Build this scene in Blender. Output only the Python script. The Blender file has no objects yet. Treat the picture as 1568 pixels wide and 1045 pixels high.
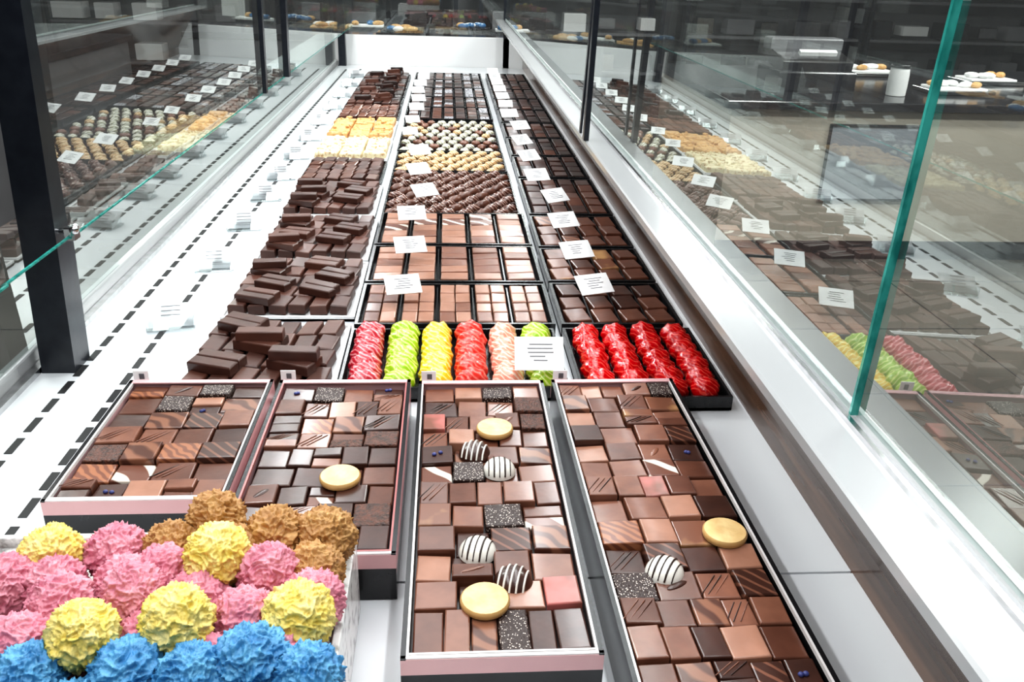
import bpy, math, random, bmesh
from mathutils import Matrix, Vector, noise
random.seed(7)
sc=bpy.context.scene
sc.view_settings.view_transform='Standard'
try: sc.view_settings.look='Medium High Contrast'
except Exception: pass
# ---------------------------------------------------------------- camera
cam=bpy.data.cameras.new('camera'); co=bpy.data.objects.new('camera',cam); sc.collection.objects.link(co)
cam.sensor_width=36; cam.lens=36*1340/1600; cam.clip_start=.02
R=Matrix.Rotation(-math.radians(4.67),3,'Z')@Matrix.Rotation(math.pi/2-math.radians(24.15),3,'X')@Matrix.Rotation(math.radians(1.8),3,'Z')
co.matrix_world=Matrix.Translation((0,0,.53))@R.to_4x4()
sc.camera=co
# ---------------------------------------------------------------- materials
MATS={}
def newmat(name):
    m=bpy.data.materials.new(name); m.use_nodes=True
    nt=m.node_tree; b=nt.nodes['Principled BSDF']; MATS[name]=m
    return m,nt,b
def mk(name,c1,c2=None,rough=.4,scale=60,metal=0,bump=0,bscale=200,coat=0,kind='noise',thr=(.35,.65),dist=2,detail=3,vec=(1,1,1),trans=0):
    m,nt,b=newmat(name); N=nt.nodes; L=nt.links
    b.inputs['Roughness'].default_value=rough; b.inputs['Metallic'].default_value=metal
    b.inputs['Coat Weight'].default_value=coat; b.inputs['Coat Roughness'].default_value=.12
    tc=N.new('ShaderNodeTexCoord'); mp=N.new('ShaderNodeMapping'); L.new(tc.outputs['Object'],mp.inputs[0])
    mp.inputs['Scale'].default_value=vec
    if c2 is None: c2=tuple(x*.9 for x in c1)
    if kind=='noise':
        t=N.new('ShaderNodeTexNoise'); t.inputs['Scale'].default_value=scale; t.inputs['Detail'].default_value=detail; o=t.outputs['Fac']
    elif kind=='wave':
        t=N.new('ShaderNodeTexWave'); t.inputs['Scale'].default_value=scale; t.inputs['Distortion'].default_value=dist; t.inputs['Detail'].default_value=1; t.bands_direction='DIAGONAL'; o=t.outputs['Fac']
    else:
        t=N.new('ShaderNodeTexVoronoi'); t.inputs['Scale'].default_value=scale; o=t.outputs['Distance']
    L.new(mp.outputs[0],t.inputs['Vector'])
    r=N.new('ShaderNodeValToRGB'); L.new(o,r.inputs[0])
    r.color_ramp.elements[0].position=thr[0]; r.color_ramp.elements[1].position=thr[1]
    r.color_ramp.elements[0].color=(*c1,1); r.color_ramp.elements[1].color=(*c2,1)
    L.new(r.outputs[0],b.inputs['Base Color'])
    if bump:
        n=N.new('ShaderNodeTexNoise'); n.inputs['Scale'].default_value=bscale; L.new(mp.outputs[0],n.inputs['Vector'])
        bp=N.new('ShaderNodeBump'); bp.inputs['Strength'].default_value=bump; bp.inputs['Distance'].default_value=.002
        L.new(n.outputs['Fac'],bp.inputs['Height']); L.new(bp.outputs[0],b.inputs['Normal'])
    return m
cb=dict(rough=.30,scale=40,bump=.14,bscale=80,coat=.32)
mk('choc_dark',(.042,.015,.010),(.066,.024,.016),**cb)
mk('choc_black',(.018,.008,.006),(.034,.012,.009),**cb)
mk('choc_mid',(.098,.034,.020),(.14,.052,.031),**cb)
mk('choc_milk',(.17,.066,.040),(.23,.095,.058),**cb)
mk('choc_light',(.31,.145,.092),(.38,.185,.122),**cb)
mk('bar_dark',(.052,.018,.012),(.075,.027,.018),.42,30,coat=.10,bump=.1,bscale=60)
mk('bar_mid',(.085,.030,.019),(.11,.040,.026),.42,30,coat=.10,bump=.1,bscale=60)
mk('choc_copper',(.34,.13,.06),(.17,.055,.028),.3,55,kind='wave',thr=(.3,.7),dist=5,coat=.3)
mk('choc_speck',(.80,.70,.62),(.03,.013,.010),.4,480,kind='vor',thr=(.2,.3),bump=.6,bscale=500)
mk('choc_crumb',(.13,.046,.027),(.035,.015,.010),.5,260,bump=1,bscale=400)
mk('choc_whitestreak',(.15,.055,.034),(.82,.74,.64),.28,14,kind='wave',thr=(.72,.86),dist=4,coat=.3)
mk('choc_pinkstreak',(.20,.072,.045),(.56,.17,.15),.28,16,kind='noise',thr=(.5,.66),coat=.3)
mk('choc_goldstreak',(.18,.07,.04),(.48,.27,.12),.28,20,kind='noise',thr=(.52,.68),coat=.3)
mk('choc_fineline',(.055,.02,.013),(.19,.078,.048),.28,45,kind='wave',thr=(.75,.9),dist=1.2,coat=.3)
mk('choc_marble',(.25,.11,.065),(.09,.033,.021),.28,24,kind='wave',thr=(.3,.8),dist=7,coat=.3)
mk('blueberry',(.03,.04,.16),(.06,.07,.24),.4)
mk('white_dome',(.88,.85,.78),(.84,.80,.72),.25,coat=.4)
mk('dark_line',(.03,.012,.008),None,.35)
mk('gold_disc',(.82,.61,.30),(.70,.46,.20),.35,60,bump=.5,bscale=120)
mk('gold_rim',(.60,.36,.14),None,.4)
mk('black_plastic',(.010,.010,.011),(.016,.016,.018),.22)
mk('white_tray',(.80,.80,.80),(.75,.75,.75),.3)
mk('deck_white',(.78,.80,.82),(.74,.76,.78),.22,3)
mk('rail_white',(.46,.465,.47),(.36,.365,.37),.16,2,vec=(1,.5,1))
mk('wall_white',(.80,.80,.80),(.74,.74,.74),.25,2)
mk('slot_dark',(.01,.01,.011),None,.6)
mk('painted_shade_strip',(.13,.07,.045),(.05,.028,.02),.15,6,vec=(8,.6,8))  # dark brown painted in for the shadow below the right rail
mk('black_metal',(.008,.010,.016),(.014,.017,.024),.3)
mk('steel',(.65,.65,.66),(.5,.5,.5),.18,metal=1)
mk('card_white',(.88,.88,.87),(.84,.84,.84),.5)
mk('card_ink',(.12,.12,.13),None,.6)
mk('pink_band',(.78,.47,.47),(.70,.41,.42),.25,5)
mk('rim_silver',(.80,.76,.75),(.68,.64,.63),.18,8)
mk('rim_rose',(.50,.20,.19),(.40,.15,.15),.2,8)
mk('marble',(.80,.79,.78),(.30,.29,.28),.2,90,kind='noise',thr=(.50,.68),detail=8)
tb=dict(rough=.5,scale=70,bump=.5,bscale=330)
mk('t_pink',(.56,.17,.24),(.72,.31,.37),**tb)
mk('t_yellow',(.76,.58,.11),(.86,.73,.30),**tb)
mk('t_brown',(.36,.17,.05),(.50,.28,.10),**tb)
mk('t_blue',(.04,.20,.42),(.12,.36,.58),**tb)
def swirl(n,a,b_,rough=.3,s=60,thr=(.6,.85)): mk(n,a,b_,rough,s,kind='wave',thr=thr,dist=6,bump=.6,bscale=160,coat=.4)
swirl('s_crimson',(.50,.01,.03),(.85,.30,.32)); swirl('s_lime',(.33,.56,.01),(.72,.84,.25)); swirl('s_yellow',(.85,.55,.01),(.94,.84,.25))
swirl('s_red',(.66,.02,.01),(.82,.16,.12)); swirl('s_peach',(.82,.32,.22),(.90,.66,.54)); swirl('s_shinyred',(.52,.0,.004),(.80,.07,.05),.10,60,(.75,.95))
swirl('s_brown',(.10,.036,.024),(.42,.27,.22),.12,50,(.75,.95)); swirl('s_gold',(.50,.26,.09),(.86,.68,.42),.3,60,(.4,.8)); swirl('s_cream',(.42,.40,.25),(.82,.80,.72),.25,50,(.2,.6))
mk('nut_cream',(.86,.76,.50),(.46,.25,.10),.4,110,kind='noise',thr=(.50,.66),detail=5,bump=1,bscale=160)
mk('nut_gold',(.78,.46,.18),(.38,.16,.05),.35,110,kind='noise',thr=(.50,.68),detail=5,bump=1,bscale=160)
mk('silver_foil',(.62,.62,.66),(.10,.08,.08),.2,180,kind='noise',thr=(.45,.6))
mk('glass_edge',(.01,.16,.14),(.05,.36,.31),.12,14,vec=(6,6,3))
mk('floor_tile',(.11,.10,.088),(.07,.065,.058),.15,1.5)
mk('wall_dark',(.11,.115,.125),(.17,.17,.175),.5,1.2)
mk('counter_dark',(.02,.02,.023),(.03,.03,.034),.15,2)
mk('counter_grey',(.20,.20,.21),(.14,.14,.15),.3,2)
mk('panel_blue_grey',(.30,.32,.35),(.24,.26,.29),.2,2)
mk('beige_panel',(.52,.47,.40),(.42,.38,.32),.25,1.3)
mk('ceiling_paint',(.35,.35,.35),None,.8)
mk('pastry',(.55,.28,.08),(.75,.48,.2),.5,60,bump=1,bscale=100)
mk('blue_tub',(.05,.2,.42),(.04,.15,.34),.3)
def glassmat(name,tint,base,edge,diff=0,pw=1.5):
    m=bpy.data.materials.new(name); m.use_nodes=True; nt=m.node_tree; N=nt.nodes; L=nt.links
    N.remove(N['Principled BSDF']); out=N['Material Output']
    t=N.new('ShaderNodeBsdfTransparent'); t.inputs[0].default_value=(*tint,1)
    g=N.new('ShaderNodeBsdfGlossy'); g.inputs['Roughness'].default_value=.0; g.inputs[0].default_value=(.95,1,.98,1)
    lw=N.new('ShaderNodeLayerWeight'); lw.inputs[0].default_value=.5
    po=N.new('ShaderNodeMath'); po.operation='POWER'; po.inputs[1].default_value=pw; L.new(lw.outputs['Facing'],po.inputs[0])
    mr=N.new('ShaderNodeMapRange'); mr.inputs['To Min'].default_value=base; mr.inputs['To Max'].default_value=edge
    L.new(po.outputs[0],mr.inputs['Value'])
    mx=N.new('ShaderNodeMixShader'); L.new(mr.outputs[0],mx.inputs[0]); L.new(t.outputs[0],mx.inputs[1]); L.new(g.outputs[0],mx.inputs[2])
    last=mx
    if diff:
        d=N.new('ShaderNodeBsdfDiffuse'); d.inputs[0].default_value=(.9,.9,.9,1)
        m2=N.new('ShaderNodeMixShader'); m2.inputs[0].default_value=diff; L.new(mx.outputs[0],m2.inputs[1]); L.new(d.outputs[0],m2.inputs[2]); last=m2
    L.new(last.outputs[0],out.inputs[0]); MATS[name]=m
glassmat('case_glass',(.86,.93,.91),.13,.50,.02,1.2)
glassmat('clear_plastic',(.95,.96,.97),.10,.5)
glassmat('frosted_plastic',(.95,.96,.97),.15,.5,.30)
# ---------------------------------------------------------------- mesh builder
class MB:
    def __init__(s): s.v=[];s.f=[];s.m=[];s.s=[];s.mats=[]
    def mi(s,n):
        if n not in s.mats: s.mats.append(n)
        return s.mats.index(n)
    def add(s,vs,fs,mat,smooth=False,M=None):
        o=len(s.v); i=s.mi(mat)
        s.v+= [tuple(M@Vector(v)) if M else tuple(v) for v in vs]
        for f in fs: s.f.append(tuple(o+k for k in f)); s.m.append(i); s.s.append(smooth)
    def box(s,c,size,mat,rz=0,ch=0.0,tx=0,ty=0):
        x,y,z=[a/2 for a in size]; 
        M=Matrix.Translation(c)@Matrix.Rotation(rz,4,'Z')@Matrix.Rotation(tx,4,'X')@Matrix.Rotation(ty,4,'Y')
        if ch<=0:
            vs=[(-x,-y,-z),(x,-y,-z),(x,y,-z),(-x,y,-z),(-x,-y,z),(x,-y,z),(x,y,z),(-x,y,z)]
            fs=[(0,3,2,1),(4,5,6,7),(0,1,5,4),(1,2,6,5),(2,3,7,6),(3,0,4,7)]
        else:
            vs=[];k=ch
            for (a,b,h) in ((x,y,-z),(x,y,z-k),(x-k*.4,y-k*.4,z-k*.35),(x-k,y-k,z)):
                vs+=[(-a,-b,h),(a,-b,h),(a,b,h),(-a,b,h)]
            fs=[(0,3,2,1),(12,13,14,15)]
            for l in range(3):
                for q in range(4):
                    a=l*4+q;b=l*4+(q+1)%4
                    fs.append((a,b,b+4,a+4))
        s.add(vs,fs,mat,False,M)
    def ell(s,c,r,mat,rz=0,tx=0,seg=16,rings=10,rip=0,rf=3,tw=8,smooth=True,nz=0):
        M=Matrix.Translation(c)@Matrix.Rotation(rz,4,'Z')@Matrix.Rotation(tx,4,'X')
        vs=[];fs=[];ph=random.random()*6
        for i in range(rings+1):
            a=math.pi*i/rings
            for j in range(seg):
                t=2*math.pi*j/seg
                k=1+rip*math.sin(rf*t+tw*a+ph)
                p=Vector((-math.cos(a),math.sin(a)*math.cos(t)*k,math.sin(a)*math.sin(t)*k))
                if nz: p*=1+nz*noise.noise(p*2.5+Vector((ph*9,0,0)))
                vs.append((p.x*r[0],p.y*r[1],p.z*r[2]))
        for i in range(rings):
            for j in range(seg):
                a=i*seg+j;b=i*seg+(j+1)%seg
                fs.append((a,a+seg,b+seg,b))
        s.add(vs,fs,mat,smooth,M)
    def disc(s,c,r,h,mat,seg=28,dome=0,mat2=None,rz=0):
        prof=[(r*.97,0),(r,h*.3),(r,h*.75),(r*.93,h)]
        if dome:
            prof=[(r*math.cos(a),h*math.sin(a)) for a in [math.pi/2*k/8 for k in range(8)]]
        vs=[];fs=[]
        for (a,b) in prof:
            for j in range(seg):
                t=2*math.pi*j/seg; vs.append((a*math.cos(t),a*math.sin(t),b))
        for i in range(len(prof)-1):
            for j in range(seg):
                p=i*seg+j;q=i*seg+(j+1)%seg; fs.append((p,q,q+seg,p+seg))
        vs.append((0,0,h)); n=len(vs)-1; o=(len(prof)-1)*seg
        top=[(o+j,o+(j+1)%seg,n) for j in range(seg)]
        M=Matrix.Translation(c)@Matrix.Rotation(rz,4,'Z')
        if mat2 and not dome:
            s.add(vs,fs,mat2,True,M); s.add(vs,top,mat,False,M)
        else: s.add(vs,fs+top,mat,True,M)
    def tube(s,pts,rad,mat,seg=6):
        vs=[];fs=[]
        for k,p in enumerate(pts):
            p=Vector(p); d=(Vector(pts[min(k+1,len(pts)-1)])-Vector(pts[max(k-1,0)])).normalized()
            u=d.cross(Vector((0,0,1))); u=u.normalized() if u.length>.01 else Vector((1,0,0)); w=d.cross(u)
            for j in range(seg):
                t=2*math.pi*j/seg; vs.append(p+u*math.cos(t)*rad+w*math.sin(t)*rad)
        for i in range(len(pts)-1):
            for j in range(seg):
                a=i*seg+j;b=i*seg+(j+1)%seg; fs.append((a,b,b+seg,a+seg))
        s.add(vs,fs,mat,True)
    def obj(s,name,loc=(0,0,0),rz=0,parent=None):
        me=bpy.data.meshes.new(name); me.from_pydata(s.v,[],s.f)
        for n in s.mats: me.materials.append(MATS[n])
        me.polygons.foreach_set('material_index',s.m); me.polygons.foreach_set('use_smooth',s.s); me.update()
        o=bpy.data.objects.new(name,me); sc.collection.objects.link(o); o.location=loc; o.rotation_euler=(0,0,rz)
        if parent: o.parent=parent
        return o
def empty(name,loc=(0,0,0)):
    e=bpy.data.objects.new(name,None); sc.collection.objects.link(e); e.location=loc; e.empty_display_size=.05; return e
def tray(b,x0,x1,y0,y1,mat,h=.018,t=.004):
    b.box(((x0+x1)/2,(y0+y1)/2,.003),(x1-x0,y1-y0,.004),mat)
    for x in (x0+t/2,x1-t/2): b.box((x,(y0+y1)/2,h/2+.001),(t,y1-y0,h),mat)
    for y in (y0+t/2,y1-t/2): b.box(((x0+x1)/2,y,h/2+.001),(x1-x0-2*t,t,h),mat)
U=random.uniform
# ---------------------------------------------------------------- room
def plane_box(name,c,size,mat):
    b=MB(); b.box((0,0,0),size,mat); return b.obj(name,c)
fl=MB(); fl.box((0,0,0),(14,14,.1),'floor_tile')
for k in range(-11,12):
    fl.box((k*.6,0,.0505),(.006,14,.001),'slot_dark'); fl.box((0,k*.6,.0505),(14,.006,.001),'slot_dark')
fl.obj('floor',(1,4.5,-.95))
plane_box('wall_back',(1,11.5,.6),(14,.1,3.0),'wall_dark')
plane_box('wall_left',(-6,4.5,.6),(.1,14,3.0),'wall_dark')
plane_box('wall_right',(8,4.5,.6),(.1,14,3.0),'wall_dark')
plane_box('ceiling',(1,4.5,2.15),(14,14,.1),'ceiling_paint')
# ---------------------------------------------------------------- display case
case=empty('display_case',(0,0,0))
b=MB()
XL,XR=-.56,.386
for (y0,y1) in ((-.1,.634),(.637,2.6),(2.603,4.62)):
    b.box(((XL+XR)/2,(y0+y1)/2,-.015),(XR-XL,y1-y0,.03),'deck_white')
b.box((0,2.3,-.03),(.9,4.5,.02),'slot_dark')
for x,off in ((-.497,0),(-.428,.024)):
    y=.2+off
    while y<4.45:
        b.box((x,y,.0003),(.009,.034,.001),'slot_dark'); y+=.049
b.obj('deck',parent=case)
b=MB(); b.box((-.08,2.26,-.48),(1.0,4.6,.82),'counter_grey'); b.obj('cabinet_base',parent=case)
def prism(b,poly,y0,y1,mat):
    n=len(poly); vs=[(x,y0,z) for x,z in poly]+[(x,y1,z) for x,z in poly]
    fs=[tuple(range(n))[::-1],tuple(range(n,2*n))]+[(i,(i+1)%n,n+(i+1)%n,n+i) for i in range(n)]
    b.add(vs,fs,mat)
RZ=.235
b=MB()
prism(b,[(.386,-.03),(.404,-.03),(.404,.045),(.298,RZ-.012),(.290,RZ-.014),(.386,.038)],-.1,4.62,'painted_shade_strip')  # inner wall and slanted support, rail shadow put into their brown colour
prism(b,[(.244,RZ-.010),(.296,RZ-.010),(.296,RZ),(.246,RZ),(.244,RZ-.002)],-.1,4.66,'rail_white')
b.box((.283,2.26,RZ+.002),(.004,4.7,.004),'steel'); b.box((.294,2.26,RZ+.003),(.004,4.7,.007),'wall_white')
b.obj('rail_right',parent=case)
b=MB()
b.box((-.567,2.26,.01),(.016,4.72,.034),'rail_white',ch=.003)
b.box((-.552,2.26,.004),(.012,4.72,.008),'steel')
b.obj('rail_left',parent=case)
b=MB(); b.box((-.085,4.64,.065),(.97,.03,.165),'wall_white',ch=.003); b.obj('end_wall',parent=case)
def pane(name,x,y0,y1,z0,z1,lean,th=.008,edge_y=(),mat='case_glass',botedge=False):
    b=MB(); dx=lean*(z1-z0)
    b.add([(x,y0,z0),(x,y1,z0),(x+dx,y1,z1),(x+dx,y0,z1)],[(0,1,2,3)],mat)
    for ye in edge_y:
        M=[(x-th/2,ye-.0015,z0),(x+th/2,ye-.0015,z0),(x+th/2+dx,ye-.0015,z1),(x-th/2+dx,ye-.0015,z1),
           (x-th/2,ye+.0015,z0),(x+th/2,ye+.0015,z0),(x+th/2+dx,ye+.0015,z1),(x-th/2+dx,ye+.0015,z1)]
        b.add(M,[(0,1,2,3),(7,6,5,4),(0,4,5,1),(1,5,6,2),(2,6,7,3),(3,7,4,0)],'glass_edge')
    if botedge: b.box((x,(y0+y1)/2,z0),(.003,y1-y0,.0022),'glass_edge')
    return b.obj(name,parent=case)
pane('glass_right_near',.2915,-.1,.518,RZ+.003,.95,.03)
pane('glass_right_far',.289,.52,4.6,RZ+.003,.95,.03,th=.0055,edge_y=(.52,))
pane('glass_left_lower',-.563,-.1,4.6,.027,.20,0)
pane('glass_left_near',-.475,-.1,.905,.19,.95,0.02,botedge=True)
pane('glass_left_far',-.475,1.075,4.6,.19,.95,0.02,botedge=True)
b=MB(); b.box((-.478,.99,.190),(.003,.18,.0022),'glass_edge'); b.obj('glass_track',parent=case)
b=MB(); b.add([(-.56,4.63,.16),(.30,4.63,.16),(.30,4.63,.95),(-.56,4.63,.95)],[(0,1,2,3)],'case_glass'); b.obj('glass_end',parent=case)
b=MB()
def post(x,y,w,d,z0=.0,lean=0):
    vs=[(x-w/2,y-d/2,z0),(x+w/2,y-d/2,z0),(x+w/2,y+d/2,z0),(x-w/2,y+d/2,z0)]
    vs+=[(vx+lean*.95,vy,.97) for vx,vy,_ in vs]
    b.add(vs,[(0,3,2,1),(4,5,6,7),(0,1,5,4),(1,2,6,5),(2,3,7,6),(3,0,4,7)],'black_metal')
post(-.523,1.10,.044,.05,.0,.045); post(-.469,2.32,.010,.02,.19,.02); post(-.469,2.65,.016,.03,.19,.02); post(-.53,4.60,.035,.04,0)
post(.245,1.53,.009,.018,RZ,.015); post(.246,1.60,.004,.012,RZ,.03); post(.30,4.64,.03,.03,.0)
b.obj('posts',parent=case)
b=MB(); b.box((-.476,1.085,.195),(.012,.018,.018),'steel',ch=.003); b.ell((-.470,1.078,.200),(.006,.006,.006),'steel'); b.tube([(-.50,1.09,.195),(-.47,1.085,.195)],.004,'steel'); b.obj('glass_clip',parent=case)
b=MB(); b.box((-.50,2.26,.98),(.05,4.9,.03),'black_metal'); b.box((.34,2.26,.98),(.04,4.9,.03),'black_metal'); b.box((-.08,4.68,.98),(.9,.05,.03),'black_metal')
b.obj('top_frame',parent=case)
# ---------------------------------------------------------------- left column: chocolate bars
def bar_tray(x0,x1,y0,y1,top,L=.055,mats=('bar_dark','bar_dark','bar_mid'),traymat='white_tray',heap=None):
    b=MB(); cx,cy=(x0+x1)/2,(y0+y1)/2
    tray(b,x0-cx,x1-cx,y0-cy,y1-cy,traymat,h=.008)
    w=x1-x0-.016; d=y1-y0-.026; nc=6; pw=w/nc
    n=max(2,int(d/.046))
    for c in range(nc):
        for r in range(n):
            y=-d/2+(r+.5)*d/n
            b.box((-w/2+(c+.5)*pw+U(-.001,.001),y+U(-.002,.002),.013+U(0,.002)),(pw*.84,d/n*.95,.015),random.choice(mats),rz=-.12+U(-.05,.05),ch=.002,tx=U(-.05,.05),ty=U(-.10,.10))
    for (ux,uy,rz) in top:
        px,py=ux*w/2,uy*d/2
        for k in range(2):
            b.box((px+k*.006,py+k*.022,.028),(L,.020,.014),random.choice(mats),rz=rz+U(-.05,.05),ch=.002,tx=U(-.1,.1))
        if abs(ux)<.5: b.box((px+.004,py+.008,.042),(L,.020,.014),random.choice(mats),rz=rz+.35,ch=.002)
    if heap:
        for r in range(heap):
            for c in range(2):
                px=(-.56+.95*c+(.14 if r%2 else -.04)+U(-.05,.05))*w/2; py=(-.84+1.6*(r+.5*c)/heap+U(-.02,.02))*d/2
                rz=-.40+U(-.08,.10)
                z=.027+U(0,.001)
                b.box((px,py,z),(.058,.019,.012),random.choice(mats),rz=rz,ch=.002,tx=U(-.05,.05))
                b.box((px+.006,py+.021,z),(.056,.019,.012),random.choice(mats),rz=rz+U(-.06,.06),ch=.002,tx=U(-.05,.05))
                if random.random()<.2: b.box((px+.002,py+.010,z+.0125),(.056,.019,.012),random.choice(mats),rz=rz+U(.3,.6),ch=.002)
    return b.obj('chocolate_bar_tray',(cx,cy,0))
bar_tray(-.352,-.148,.985,1.222,[(-.62,-.62,-.35),(-.15,.0,-.35),(.45,-.60,-.42),(-.55,.62,-.45)],.064)
bar_tray(-.352,-.146,1.252,1.515,[],heap=3)
bar_tray(-.354,-.148,1.525,1.795,[],heap=3)
bar_tray(-.362,-.158,1.825,2.09,[],heap=3)
bar_tray(-.368,-.165,2.10,2.36,[],mats=('bar_dark','choc_mid','bar_mid'),traymat='black_plastic')
def slab_tray(x0,x1,y0,y1,mat,nx,ny):
    b=MB(); cx,cy=(x0+x1)/2,(y0+y1)/2; tray(b,x0-cx,x1-cx,y0-cy,y1-cy,'white_tray',h=.010)
    w=x1-x0-.01; d=y1-y0-.01
    for i in range(nx):
        for j in range(ny):
            X=-w/2+(i+.5)*w/nx; Y=-d/2+(j+.5)*d/ny
            b.box((X,Y,.014),(w/nx*.92,d/ny*.88,.018),mat,ch=.004,tx=U(-.1,.1),rz=U(-.10,.10))
            for k in range(6): b.ell((X+U(-.4,.4)*w/nx,Y+U(-.4,.4)*d/ny,.023),(U(.006,.011),U(.004,.007),.005),mat,rz=U(0,3),seg=8,rings=5,nz=.3)
    return b.obj('nut_bark_tray',(cx,cy,0))
slab_tray(-.372,-.166,2.38,2.64,'nut_cream',3,3)
slab_tray(-.374,-.168,2.66,2.97,'nut_gold',3,3)
bar_tray(-.378,-.170,2.99,3.26,[],mats=('choc_mid','choc_milk'),traymat='black_plastic')
for i in range(4):
    bar_tray(-.380,-.172,3.28+i*.24,3.50+i*.24,[(-.5,-.3,.2),(.4,.3,-.2),(.3,-.5,.4)],mats=('bar_dark','bar_mid','choc_black'),traymat='black_plastic')
# ---------------------------------------------------------------- swirled pieces
def swirl_tray(x0,x1,y0,y1,cols,n,tm='black_plastic',ang=.3,name='swirl_bonbon_tray',hh=.016,fy=.62,fx=.44,rip=.09):
    b=MB(); cx,cy=(x0+x1)/2,(y0+y1)/2; tray(b,x0-cx,x1-cx,y0-cy,y1-cy,tm,h=.02)
    w=x1-x0-.014; d=y1-y0-.014; nc=len(cols); pw=w/nc
    for c,mt in enumerate(cols):
        for k in range(n):
            y=-d/2+(k+.5)*d/n
            b.ell((-w/2+(c+.5)*pw+U(-.002,.002),y,.020+U(-.002,.002)),(pw*fx,d/n*fy,hh),mt,rz=ang+U(-.12,.12),seg=18,rings=12,rip=rip,rf=3,tw=7,nz=.14)
    return b.obj(name,(cx,cy,0))
swirl_tray(-.142,.158,.985,1.178,['s_crimson','s_lime','s_yellow','s_red','s_peach','s_lime'],7,hh=.019,fx=.46,name='colourful_swirl_bonbon_tray')
swirl_tray(.172,.366,.955,1.180,['s_shinyred']*4,7,hh=.017,name='red_glazed_bonbon_tray')
def knob_tray(x0,x1,y0,y1,nx,dy,mats,rx,ry,rzh,name,rip=.1,ang=None):
    b=MB(); cx,cy=(x0+x1)/2,(y0+y1)/2; tray(b,x0-cx,x1-cx,y0-cy,y1-cy,'black_plastic',h=.016)
    w=x1-x0-.02; d=y1-y0-.03; ny=int(d/dy)+1
    for j in range(ny):
        for i in range(nx):
            pw=w/nx; x=-w/2+(i+.5)*pw+(pw*.22 if j%2 else -pw*.22); y=-d/2+j*d/(ny-1)
            b.box((x,y,.008),(rx*1.9,ry*1.8,.008),'choc_dark',ch=.002,rz=.1)
            b.ell((x,y,.014),(rx,ry,rzh),random.choice(mats),rz=(U(0,3) if ang is None else ang+U(-.15,.15)),seg=14,rings=9,rip=rip,nz=.2)
    return b.obj(name,(cx,cy,0))
knob_tray(-.142,.158,1.815,2.205,7,.034,['s_brown','s_brown','s_brown','choc_mid'],.0185,.011,.011,'swirl_bonbon_tray',.12,.5)
knob_tray(-.142,.156,2.22,2.455,7,.040,['s_gold'],.0175,.012,.009,'caramel_bonbon_tray',.1,.4)
knob_tray(-.144,.154,2.47,2.94,8,.050,['s_cream','s_cream','s_cream','s_cream','s_gold','choc_milk'],.0145,.012,.009,'cream_bonbon_tray')
# ---------------------------------------------------------------- praline trays
def praline_tray(x0,x1,y0,y1,cols,sub,rows,mats,h=.014,name='praline_tray',rz=0,tm='black_plastic'):
    b=MB(); cx,cy=(x0+x1)/2,(y0+y1)/2; tray(b,x0-cx,x1-cx,y0-cy,y1-cy,tm,h=.022,t=.005)
    w=x1-x0-.014; d=y1-y0-.016; pw=w/cols
    for c in range(cols):
        if c: b.box((-w/2+c*pw,0,.011),(.0025,d,.018),tm)
        mt=mats[c%len(mats)]
        for s_ in range(sub):
            for r in range(rows):
                X=-w/2+c*pw+.004+(s_+.5)*(pw-.008)/sub; Y=-d/2+(r+.5)*d/rows
                b.box((X,Y,.005+h/2+U(0,.002)+.004),((pw-.008)/sub*.94,d/rows*.9,h),random.choice(mt),rz=rz+U(-.03,.03),ch=.0018,tx=U(-.05,.05),ty=U(-.04,.04))
    return b.obj(name,(cx,cy,0))
lm=[['choc_light','choc_milk'],['choc_light'],['choc_light','choc_light','choc_milk'],['choc_milk','choc_light'],['choc_light','choc_milk']]
praline_tray(-.140,.163,1.190,1.365,5,2,4,[['choc_milk','choc_mid','choc_light']]+lm[1:])
praline_tray(-.140,.163,1.375,1.572,5,1,5,lm)
praline_tray(-.140,.163,1.582,1.800,5,1,5,[['choc_light','choc_light','choc_light','choc_whitestreak','choc_milk']])
dm=[['choc_mid','choc_dark'],['choc_mid'],['choc_dark','choc_mid']]
praline_tray(.172,.360,1.190,1.370,4,1,3,dm,rz=.12)
praline_tray(.172,.360,1.380,1.560,4,1,3,[['choc_goldstreak','choc_mid'],['choc_mid']],rz=.12)
praline_tray(.174,.360,1.572,1.785,4,1,3,[['choc_mid','choc_mid','choc_marble']],rz=.1)
praline_tray(.176,.360,1.80,2.12,4,1,5,dm)
for i in range(8):
    praline_tray(.178,.360,2.14+i*.26,2.14+i*.26+.24,4,1,4,[['choc_dark','choc_black','choc_mid'],['choc_dark','choc_black']])
for i in range(5):
    praline_tray(-.146,.154,2.96+i*.25,2.96+i*.25+.235,7,1,5,[['choc_black','choc_dark','choc_mid','silver_foil'],['choc_dark','choc_black','choc_dark'],['choc_mid','silver_foil','choc_dark']])
# ---------------------------------------------------------------- gift boxes in front
POOL=['choc_dark']*6+['choc_mid']*8+['choc_milk']*6+['choc_marble']*2+['choc_fineline']*2+['choc_copper','choc_crumb','choc_light']
def dome(b,x,y,z,kind,r=.0172):
    if kind=='gold':
        b.disc((x,y,z),.0205,.006,'gold_disc',mat2='gold_rim'); return
    base,line={'white':('white_dome','dark_line'),'dark':('choc_dark','white_dome')}[kind]
    b.disc((x,y,z),r,.015,base,dome=1)
    a0=U(.9,1.6)
    for k in range(-2,3):
        off=k*.0055; half=math.sqrt(max(r*r-off*off,0))
        pts=[]
        for q in range(11):
            t=-1+2*q/10; px=half*t*.97
            rr=min(1,(px*px+off*off)/(r*r)); pz=.015*math.sqrt(max(0,1-rr))
            pts.append((x+px*math.cos(a0)-off*math.sin(a0),y+px*math.sin(a0)+off*math.cos(a0),z+pz+.0003))
        b.tube(pts,.0006+.0003*(k%2) if kind=='white' else .0010,line)
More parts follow.
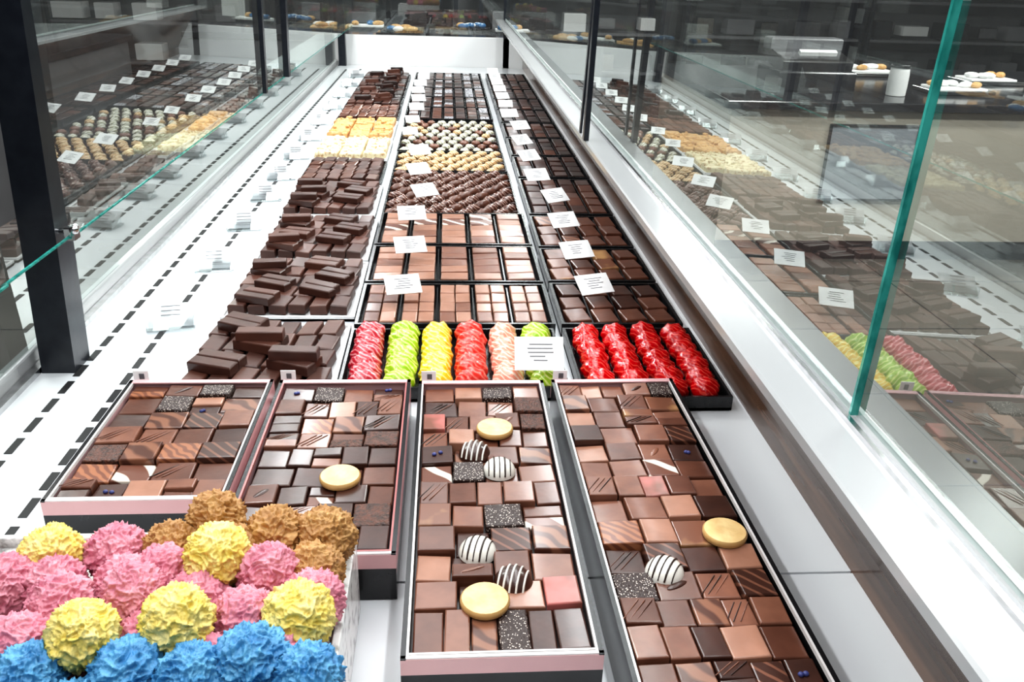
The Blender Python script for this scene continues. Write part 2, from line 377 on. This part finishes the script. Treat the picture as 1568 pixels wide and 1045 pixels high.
def gift_box(x0,x1,y0,y1,pool,extras=(),rz=0,rim='rim_silver',side='pink_band',last_rect=False,inner='rim_silver',H=.05,pitch=.0355,special=()):
    b=MB(); cx,cy=(x0+x1)/2,(y0+y1)/2; w=x1-x0; d=y1-y0
    b.box((0,0,.014),(w,d,.026),'black_plastic')
    t=.003; zb=.027; hz=H-zb
    b.box((0,-d/2+t/2,zb+hz/2+.004),(w,t,hz-.008),side); b.box((0,d/2-t/2,zb+hz/2),(w,t,hz),side)
    b.box((0,-d/2+t/2,zb+.004),(w,t,.008),'black_plastic')
    for sx in (-1,1):
        b.box((sx*(w/2-t/2),0,zb+hz/2),(t,d-2*t,hz),'black_plastic' if rim=='black_plastic' else side)
        b.box((sx*(w/2-.0020),0,H+.0005),(.0040,d,.0015),'black_plastic')
        b.box((sx*(w/2-.0050),0,H-.001),(.0020,d-.006,.004),inner)
    b.box((0,-d/2+.002,H+.0005),(w,.0030,.0015),rim); b.box((0,d/2-.004,H+.0005),(w,.008,.0015),side)
    b.box((0,-d/2+.0055,H-.001),(w-.012,.002,.004),inner)
    iw=w-.015; idp=d-.016; y=-idp/2
    b.box((0,0,zb+.004),(iw+.004,idp,.008),'choc_black')
    sp=list(special)
    def clear(px,py):
        for (ex,ey,k) in extras:
            if math.hypot(px+cx-ex,py+cy-ey)<.0155: return k
        return None
    def piece(px,py,a,c_,mt):
        hgt=U(.012,.019) if not clear(px,py) else .010
        for q in sp:
            if abs(px+cx-q[0])<a/2 and abs(py+cy-q[1])<c_/2: mt=q[2]
        b.box((px,py,zb+.008+hgt/2-.004),(a*.955,c_*.945,hgt),mt,ch=.0014,rz=U(-.03,.03),tx=U(-.05,.05),ty=U(-.05,.05))
        if not clear(px,py):
            zt=zb+.004+hgt; rr=random.random()
            if mt=='choc_dark' and rr<.10:
                for _ in range(2): b.ell((px+U(-.005,.005),py+U(-.005,.005),zt+.001),(.0024,.0024,.002),'blueberry',seg=8,rings=6)
            elif mt in('choc_mid','choc_dark','choc_milk') and rr<.26:
                for k in range(3):
                    o_=(k-1)*.006
                    b.tube([(px-a*.36+o_,py-c_*.34,zt+.0003),(px+a*.2+o_,py+c_*.34,zt+.0003)],.0005,random.choice(['choc_milk','choc_mid','choc_black']))
            elif mt in('choc_milk','choc_mid') and rr<.32:
                b.ell((px,py,zt),(a*.30,c_*.10,.0012),random.choice(['choc_milk','choc_dark']),rz=U(.3,1),seg=10,rings=6)
    row=0
    while y<idp/2-.008:
        if last_rect and row==0: n=6; dep=.050
        else: n=random.choice((4,4,5)) ; dep=min(pitch*U(.92,1.08),idp/2-y)
        ws=[U(.85,1.15) for _ in range(n)]; tot=sum(ws); x=-iw/2
        for q in ws:
            ww=q/tot*iw; split=(random.random()<.12 and not(last_rect and row==0))
            for (a0,a1) in ([(0,.5),(.5,1)] if split else [(0,1)]):
                if dep*(a1-a0)>.008: piece(x+ww/2,y+dep*(a0+a1)/2,ww,dep*(a1-a0),random.choice(pool))
            x+=ww
        y+=dep; row+=1
    for (ex,ey,k) in extras: dome(b,ex-cx,ey-cy,H-.008 if k!='gold' else H-.003,k)
    return b.obj('praline_gift_box',(cx,cy,0),rz)
gift_box(-.382,-.212,.700,.952,POOL+['choc_dark']*5+['choc_copper'],inner='rim_silver',rim='rim_silver',
   special=[(-.29,.935,'choc_speck'),(-.305,.90,'choc_speck'),(-.325,.745,'choc_whitestreak'),(-.27,.80,'choc_copper'),(-.26,.90,'choc_marble'),(-.28,.73,'choc_light')])
gift_box(-.204,-.046,.612,.950,POOL+['choc_dark']*10,[(-.108,.736,'gold')],rim='rim_silver',inner='rim_rose',
   special=[(-.125,.925,'choc_speck'),(-.12,.70,'choc_whitestreak')])
gift_box(-.036,.1175,.488,.946,POOL+['choc_milk']*4+['choc_light'],
   [(.0515,.829,'gold'),(.0296,.551,'gold'),(.0525,.754,'white'),(.028,.787,'dark'),(.026,.622,'white'),(.055,.580,'dark')],last_rect=True,
   special=[(.04,.512,'choc_speck'),(.045,.925,'choc_speck'),(.095,.76,'choc_goldstreak'),(.085,.67,'choc_whitestreak'),(.035,.73,'choc_speck'),(-.02,.73,'choc_whitestreak'),(.09,.565,'choc_pinkstreak'),(-.01,.66,'choc_goldstreak'),(.05,.66,'choc_speck'),(-.015,.86,'choc_pinkstreak')])
gift_box(.131,.284,.400,.948,POOL+['choc_milk']*6+['choc_light']*2,
   [(.254,.634,'gold'),(.187,.589,'white')],rz=.012,rim='black_plastic',inner='rim_silver',
   special=[(.255,.925,'choc_speck'),(.21,.745,'choc_whitestreak'),(.20,.70,'choc_pinkstreak'),(.16,.58,'choc_speck'),(.17,.44,'choc_speck'),(.155,.90,'choc_marble'),(.22,.65,'choc_goldstreak'),(.15,.66,'choc_copper'),(.25,.88,'choc_goldstreak'),(.24,.86,'choc_goldstreak')])
# ---------------------------------------------------------------- truffle platter
pl=empty('truffle_platter')
b=MB(); 
b.box((-.27,.43,.040),(.385,.338,.078),'marble',ch=.003)
for (c,s_) in (((-.079,.43,.083),(.006,.34,.010)),((-.461,.43,.083),(.006,.34,.010)),((-.27,.597,.083),(.385,.006,.010)),((-.27,.263,.083),(.385,.006,.010))):
    b.box(c,s_,'marble',ch=.001)
b.obj('marble_stand',parent=pl)
def truffle_mesh(name,seed,R0=.0246):
    bm=bmesh.new(); bmesh.ops.create_icosphere(bm,subdivisions=6,radius=1)
    o=Vector((seed*7.3,seed*3.1,seed*1.7))
    for v in bm.verts:
        p=v.co.normalized(); 
        q=p+.24*noise.noise_vector(p*2.0+o)
        a=max(0,1-abs(noise.noise(q*2.9+o))*3.0); c=max(0,1-abs(noise.noise(q*5.2+o*2))*2.8)
        e=max(0,1-abs(noise.noise(q*11+o*3))*2.4); g=noise.noise(q*22+o)
        k=.84+.12*a**1.6+.09*c**1.5+.035*e+.018*g+.04*noise.noise(p*2+o)
        v.co=p*k*R0
    me=bpy.data.meshes.new(name); bm.to_mesh(me); bm.free()
    me.polygons.foreach_set('use_smooth',[True]*len(me.polygons)); return me
TM={}
for ci,cn in enumerate(('pink','yellow','brown','blue')):
    for v in range(2):
        me=truffle_mesh('truffle_'+cn,v+1+ci*3); me.materials.append(MATS['t_'+cn]); TM[cn,v]=me
T=[('brown',-.182,.572,.120),('brown',-.135,.562,.110),('brown',-.096,.560,.110),('brown',-.2105,.552,.106),('brown',-.1005,.522,.106),
('yellow',-.297,.5435,.110),('pink',-.252,.549,.106),('yellow',-.168,.520,.125),('pink',-.1305,.511,.115),('pink',-.318,.513,.106),('pink',-.268,.487,.110),
('pink',-.217,.4856,.120),('pink',-.178,.490,.106),('yellow',-.176,.4475,.130),('yellow',-.2314,.4367,.130),('pink',-.139,.468,.110),('yellow',-.1005,.459,.120),
('pink',-.098,.492,.104),('pink',-.279,.447,.110),('blue',-.258,.415,.116),('blue',-.199,.415,.116),('blue',-.158,.408,.118),('blue',-.1237,.418,.121),('blue',-.088,.408,.116),
('brown',-.165,.548,.104),('pink',-.235,.515,.104),('pink',-.20,.455,.104),('pink',-.155,.43,.104),('pink',-.11,.43,.104),('pink',-.25,.46,.104),('pink',-.285,.515,.104),
('blue',-.225,.39,.105),('blue',-.18,.38,.105),('blue',-.14,.375,.105),('blue',-.105,.375,.105),('blue',-.30,.40,.106),('blue',-.27,.37,.106),('pink',-.33,.46,.106),
('pink',-.36,.50,.106),('pink',-.21,.525,.104),('blue',-.16,.34,.106),('blue',-.2,.34,.106),('blue',-.24,.34,.106)]
for i,(c,x,y,z) in enumerate(T):
    o=bpy.data.objects.new('truffle_%s_%d'%(c,i),TM[c,i%2]); sc.collection.objects.link(o); o.parent=pl
    o.location=(x,y,z); o.rotation_euler=(U(0,6),U(0,6),U(0,6)); s_=U(.93,1.03); o.scale=(s_,s_,s_)
# ---------------------------------------------------------------- cards
def card(x,y,z,w=.055,h=.036,rz=.15,tilt=.75,nm='price_card'):
    b=MB(); b.box((0,0,0),(w,h,.0012),'card_white')
    for k in range(5):
        ww=w*U(.25,.55) ; b.box((U(-.003,.003),h*.27-k*h*.12,.0009),(ww,h*.022,.0004),'card_ink')
    b.box((0,h/2-.0035,-.0015),(w*.25,.004,.004),'clear_plastic')
    b.box((-w*.2,-h*.1,-.008),(.003,.003,.016),'clear_plastic',)
    o=b.obj(nm,(x,y,z)); o.rotation_euler=(tilt,0,rz); return o
card(.118,1.005,.060,.064,.046,-.02,.8)
for (x,y,r) in ((-.071,1.277,.22),(-.0675,1.48,.2),(-.0725,1.687,.15),(-.051,1.873,.5),(-.071,2.08,.45),(-.075,2.30,.3)): card(x,y,.054,.056,.038,r,.55)
for (x,y,r) in ((.235,1.286,.32),(.231,1.463,.30),(.231,1.654,.32),(.236,1.846,.5),(.214,2.04,.3),(.214,2.26,.5),(.212,2.47,.6),(.225,2.70,.4),(.205,2.92,.2)): card(x,y,.052,.058,.040,r,.55)
for i in range(6): card(.205,3.12+i*.19,.052,.050,.034,U(.0,.3),.6)
for i in range(6): card(-.105+U(-.01,.01),3.02+i*.2,.052,.050,.034,U(.0,.2),.6)
for i,y in enumerate((2.56,2.76)): card(-.11,y,.055,.045,.030,.2,.6)
for (x,y) in ((-.024,.956),(.140,.957),(-.196,.960),(-.372,.961)):
    b=MB(); b.box((0,0,0),(.018,.0015,.014),'card_white'); b.box((.001,-.001,0),(.006,.0006,.007),'card_ink'); b.box((0,.003,-.030),(.010,.004,.045),'clear_plastic'); o=b.obj('box_tag',(x,y,.052)); 
# acrylic sign holders along the slotted strip
for i,y in enumerate((1.235,1.50,1.75,1.98,2.18,2.42,2.68,2.95,3.25,3.55,3.85,4.15)):
    b=MB(); b.box((0,0,.002),(.066,.055,.003),'clear_plastic'); b.box((0,.006,.016),(.070,.0015,.044),'frosted_plastic',tx=-1.0)
    b.box((0,-.012,.010),(.066,.0015,.022),'clear_plastic',tx=-.9)
    b.box((0,.007,.0178),(.052,.0008,.030),'frosted_plastic',tx=-1.0)
    for k in range(4): b.box((0,-.004+k*.007,.0135+k*.0045),(.028,.0008,.0012),'card_ink',tx=-1.0)
    for sx in (-1,1): b.box((sx*.034,-.002,.010),(.0015,.035,.018),'clear_plastic')
    o=b.obj('acrylic_sign_holder',(-.420,y,0)); o.rotation_euler=(0,0,.2)
# ---------------------------------------------------------------- shop beyond
def counter(name,c,size,items=0,top='counter_dark',face='beige_panel',rz=0,panels=()):
    b=MB(); x,y,z=size
    b.box((0,0,z/2),(x,y,z),face,ch=.01); b.box((0,0,z+.02),(x+.06,y+.06,.04),top,ch=.006)
    b.box((0,-y/2-.003,.05),(x,.008,.1),'counter_dark')
    for px in panels:
        for (dx,dz,sx,sz) in ((0,.19,.46,.012),(0,-.19,.46,.012),(-.23,0,.012,.39),(.23,0,.012,.39)): b.box((px+dx,-y/2-.006,z*.66+dz),(sx,.012,sz),'counter_dark')
        b.box((px,-y/2-.004,z*.66),(.45,.008,.37),'panel_blue_grey')
    for k in range(items):
        px=U(-.42,.42)*x; py=U(-.35,.35)*y
        b.box((px,py,z+.05),(.32,.22,.02),'steel',ch=.004); b.box((px,py,z+.066),(.26,.16,.012),random.choice(['card_white','black_plastic','pastry']),ch=.003)
        for q in range(4): b.ell((px+U(-.1,.1),py+U(-.06,.06),z+.085),(.05,.03,.02),random.choice(['pastry','pastry','card_white','blue_tub']),rz=U(0,3),seg=10,rings=6)
    return b.obj(name,c,rz)
counter('shop_counter',(3.6,5.0,-.9),(4.4,1.5,.78),0,panels=(-1.45,))
counter('shop_counter',(-.35,7.0,-.9),(3.0,.8,.84),7,face='counter_grey')
counter('shop_counter',(-3.0,5.2,-.9),(1.4,3.0,.80),6,face='counter_grey')
for (x,y) in ((2.75,4.65),(3.2,5.1),(3.6,4.6),(2.6,5.4)):
    b=MB(); b.box((0,0,.012),(.34,.24,.02),'steel',ch=.004); b.box((0,0,.026),(.28,.18,.010),'card_white',ch=.003)
    for q in range(5): b.ell((-.1+q*.05,U(-.05,.05),.045),(.045,.028,.018),random.choice(['pastry','card_white']),rz=U(0,3),seg=10,rings=6)
    b.obj('pastry_platter',(x,y,-.078))
for x in (-3.5,-1,1.5,4,6.3):
    b=MB()
    for s_ in (-1,1): b.box((s_*1.1,0,1.0),(.05,.4,2.0),'black_metal')
    for k in range(5):
        b.box((0,0,.15+k*.45),(2.2,.4,.03),'counter_grey')
        for q in range(5): b.box((-.9+q*.45+U(-.05,.05),0,.27+k*.45),(U(.15,.35),.25,U(.10,.22)),random.choice(['counter_dark','counter_grey','counter_grey','steel','wall_white']),ch=.01)
    b.obj('wall_shelf',(x,11.1,-.9))
b=MB(); b.box((0,0,.05),(.42,.34,.10),'counter_dark',ch=.01); b.box((0,-.02,.14),(.38,.26,.08),'steel',ch=.01,tx=.2); b.box((0,.10,.22),(.40,.12,.06),'counter_grey',ch=.01)
b.box((.0,-.12,.19),(.20,.03,.02),'card_white',tx=.4); b.obj('coffee_machine',(1.95,4.75,-.078))
b=MB(); b.disc((0,0,0),.05,.14,'card_white',mat2='card_white'); b.disc((0,0,.14),.053,.015,'black_plastic',mat2='black_plastic'); b.obj('paper_cup',(2.35,4.5,-.078))
# ---------------------------------------------------------------- light
def area(name,loc,sx,sy,p,col=(1,1,1),rot=(0,0,0)):
    l=bpy.data.lights.new(name,'AREA'); l.shape='RECTANGLE'; l.size=sx; l.size_y=sy; l.energy=p; l.color=col
    o=bpy.data.objects.new(name,l); sc.collection.objects.link(o); o.location=loc; o.rotation_euler=rot; return o
cool=(.96,.985,1)
area('case_led_strip_left',(-.40,2.0,.93),.04,4.6,19,cool,(0,-.35,0))
area('case_led_strip_right',(.24,2.0,.93),.04,4.6,15,cool,(0,.25,0))
area('rail_fill_light',(.268,2.2,.219),.012,4.5,1.4,cool,(0,-.35,0))  # added fill under the rail to brighten the right column, not a known fixture
area('ceiling_lamp_case',(-.1,1.6,2.05),.5,3.5,22,cool)
for (x,y) in ((2.2,2.6),(3.4,3.4),(2.2,6.5),(4.8,4.5),(-2.2,3),(-2.2,7),(1,9)): area('ceiling_lamp',(x,y,2.08),.9,.25,80,(1,.985,.96))
w=bpy.data.worlds.new('world'); sc.world=w; w.use_nodes=True; w.node_tree.nodes['Background'].inputs[0].default_value=(.5,.55,.6,1); w.node_tree.nodes['Background'].inputs[1].default_value=.15
